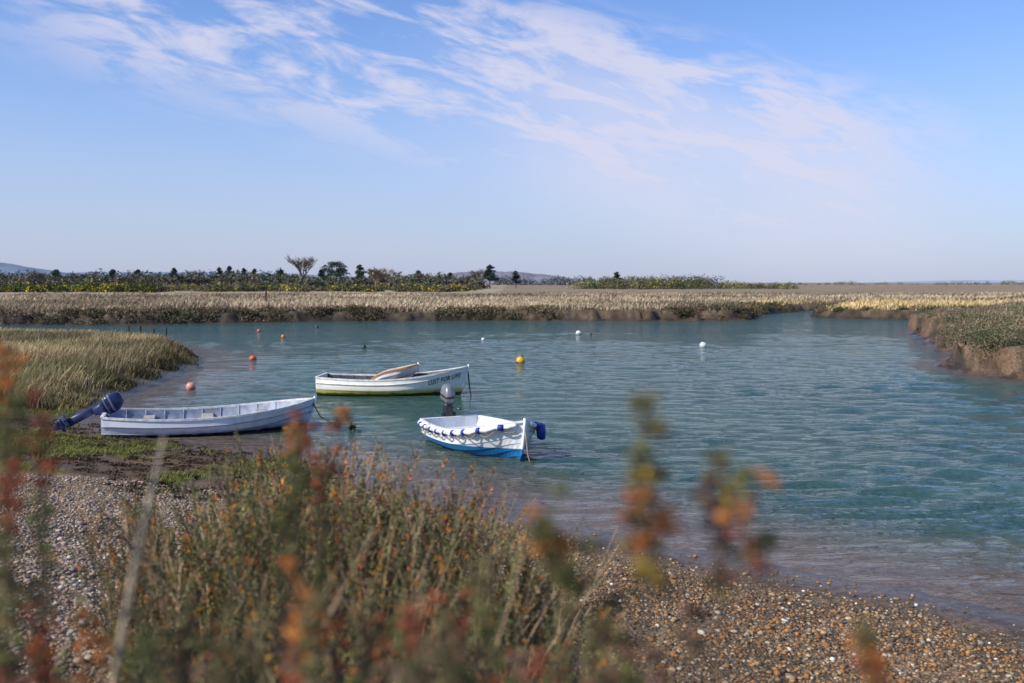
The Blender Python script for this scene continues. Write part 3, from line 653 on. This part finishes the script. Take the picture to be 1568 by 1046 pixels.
for px,yt,w,d in [(465,386,50,400),(575,407,60,300),(735,408,44,400),(60,411,46,360),(605,413,36,420),(300,411,40,400)]:
    mpp=d/1524; bare((px-784)*mpp,d,3+(432-yt)*mpp-.8,w*mpp,(.16,.13,.11) if px!=575 else (.23,.17,.11))
def hedge(name,px0,px1,d0,d1,y0,y1,n_,cols,size,nl=220,tips=None,wf=1.):
    px=rng.uniform(px0,px1,n_); d=rng.uniform(d0,d1,n_); x=(px-784)/1524*d
    top=3+(432-rng.uniform(y0,y1,n_)-12*(fbm(px*.03,px*0,61)-.5))*d/1524; z=H(x,d); h=np.maximum(top-z,.5)
    R=h*rng.uniform(.7,1.3,n_)*wf
    cc_=np.array(cols)[rng.integers(0,len(cols),n_)]
    tp=None
    if tips: tp=(tips[0],np.where(rng.uniform(0,1,n_)<tips[1],tips[2],.02))
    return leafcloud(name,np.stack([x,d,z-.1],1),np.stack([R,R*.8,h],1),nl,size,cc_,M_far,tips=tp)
G=[(.075,.085,.06),(.11,.10,.07),(.15,.12,.095),(.08,.095,.06),(.12,.11,.085)]
hedge('hedgerow',-250,730,310,420,415,425,380,G,.8,300)
hedge('distant_woodland',-400,460,700,800,411,419,220,[(.11,.14,.17),(.12,.145,.175)],1.6,240)  # distance haze is mixed into the bluish leaf colours of both woodlands
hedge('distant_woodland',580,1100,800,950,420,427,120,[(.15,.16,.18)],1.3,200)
hedge('gorse_bushes',-300,240,225,290,428,438,300,[(.055,.07,.025),(.075,.09,.035)],.36,320,((.70,.50,.03),.5,.24))
hedge('gorse_bushes',240,720,240,320,429,439,250,[(.09,.10,.045),(.15,.13,.07),(.12,.10,.06)],.4,280,((.66,.48,.05),.3,.2))
hedge('hedgerow',895,1080,330,370,418,428,50,[(.075,.095,.05),(.13,.12,.065)],.4,340,((.6,.48,.07),.3,.12),.8)
hedge('hedgerow',880,1215,340,380,428,433,110,[(.12,.125,.065),(.17,.155,.09)],.35,220,((.65,.5,.1),.4,.2))
hedge('hedgerow',1215,1600,900,1100,430.5,432,90,[(.24,.22,.17)],.8,90)
def hill(name,x0,x1,y,hmax,col,prof):
    nx=160; V=[];F=[]
    for i in range(nx+1):
        u=i/nx; x=x0+(x1-x0)*u; h=hmax*prof(u)+hmax*.10*(float(fbm(np.array(u*30.),np.array(.5),71))-.5)
        for k,(dy,q) in enumerate([(-160,0),(-90,.45),(-40,.85),(0,1.),(60,.8),(200,0)]): V.append((x,y+dy,max(h,0)*q+(-1 if q==0 else 0)))
    for i in range(nx):
        for k in range(5): F.append((i*6+k,(i+1)*6+k,(i+1)*6+k+1,i*6+k+1))
    pmesh(name,V,F,plain(name+'_mat',col,.95,.35,.02),True)  # col has the bluish aerial haze painted in; there is no haze volume
S1=1700/1524
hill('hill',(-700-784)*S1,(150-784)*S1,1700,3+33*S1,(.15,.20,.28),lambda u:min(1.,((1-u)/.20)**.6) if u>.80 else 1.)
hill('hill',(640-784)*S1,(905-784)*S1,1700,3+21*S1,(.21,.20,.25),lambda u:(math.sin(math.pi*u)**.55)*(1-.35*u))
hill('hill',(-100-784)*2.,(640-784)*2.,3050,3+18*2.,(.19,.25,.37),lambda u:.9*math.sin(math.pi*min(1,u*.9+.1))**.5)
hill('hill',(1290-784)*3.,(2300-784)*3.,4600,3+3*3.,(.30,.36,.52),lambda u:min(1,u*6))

# ---------------------------------------------------------------- light
Sd=Vector((-.78,-.46,.68)).normalized(); el=math.asin(Sd.z); az=math.atan2(Sd.x,Sd.y)
w=bpy.data.worlds.new('World'); scene.world=w; w.use_nodes=True; t=NT(w.node_tree); bg=w.node_tree.nodes['Background']
sk=t.n('ShaderNodeTexSky',sky_type='NISHITA'); sk.sun_disc=False; sk.sun_elevation=el; sk.sun_rotation=az; sk.air_density=1.; sk.dust_density=.6; sk.ozone_density=1.5
tc=t.n('ShaderNodeTexCoord'); s=t.n('ShaderNodeSeparateXYZ'); t.l(tc.outputs['Generated'],s.inputs[0])
yy=t.math('MAXIMUM',s.outputs[1],.08); a=t.math('DIVIDE',s.outputs[0],yy); b2=t.math('DIVIDE',s.outputs[2],yy)
al=t.math('SUBTRACT',t.math('MULTIPLY',a,.965),t.math('MULTIPLY',b2,.26)); ac=t.math('ADD',t.math('MULTIPLY',a,.26),t.math('MULTIPLY',b2,.965))
def cn(sx,sy,det,rough,dist,ox=0):
    cb=t.n('ShaderNodeCombineXYZ'); t.l(t.math('MULTIPLY_ADD',al,sx,float(ox)),cb.inputs[0]); t.l(t.math('MULTIPLY',ac,sy),cb.inputs[1])
    q=t.n('ShaderNodeTexNoise',_Scale=1.,_Detail=det,_Roughness=rough,_Distortion=dist); t.l(cb.outputs[0],q.inputs['Vector']); return q.outputs[0]
n1=cn(8,30,9.,.58,.8,3.1); n2=cn(3,7,3.,.5,.3,8.); n3=cn(18,66,6.,.6,1.,1.)
m1=t.math('MULTIPLY',t.mr(ac,.06,.15),t.mr(ac,.25,.31,1.,0.)); m2=t.math('MULTIPLY',t.mr(al,-.65,-.4,.2,1.),t.mr(al,.24,.48,1.,0.))
m12=t.math('MULTIPLY',m1,m2)
dn=t.math('ADD',t.math('ADD',t.math('MULTIPLY',n1,.62),t.math('MULTIPLY',n2,.24)),t.math('MULTIPLY',n3,.22))
cl=t.math('MULTIPLY',t.mr(dn,.45,.62),m12)
mv=t.math('MULTIPLY',t.math('MULTIPLY',t.mr(ac,.05,.13),t.mr(ac,.20,.27,1.,0.)),t.math('MULTIPLY',t.mr(al,-.25,.08),t.mr(al,.25,.5,1.,0.)))
veil=t.math('MULTIPLY',mv,t.mr(n2,.3,.6,.25,.55))
cl=t.math('MAXIMUM',t.math('MULTIPLY',cl,.8),veil)
skc=sk.outputs[0]
hz=t.mr(s.outputs[2],-.03,.27,1.,0.)
base=t.mix(t.math('MULTIPLY',hz,.78),t.mix(1.,skc,(1.06,1.28,1.78),'MULTIPLY'),(4.9,5.35,7.3))
out=t.mix(cl,base,(7.3,7.15,8.6))
t.l(out,bg.inputs[0]); bg.inputs[1].default_value=.10
su=bpy.data.lights.new('sun','SUN'); su.energy=5.0; su.angle=math.radians(.53); su.color=(1,.93,.81)
so=bpy.data.objects.new('sun',su); scene.collection.objects.link(so); so.rotation_euler=Sd.to_track_quat('Z','Y').to_euler()
# ---------------------------------------------------------------- camera
cd=bpy.data.cameras.new('camera'); cd.lens=35; cd.sensor_width=36; cd.shift_y=-90.5/1568; cd.clip_start=.05; cd.clip_end=20000
cd.dof.use_dof=True; cd.dof.focus_distance=15; cd.dof.aperture_fstop=2.2
co=bpy.data.objects.new('camera',cd); scene.collection.objects.link(co); co.location=(0,0,3); co.rotation_euler=(math.radians(90),0,0)
scene.camera=co
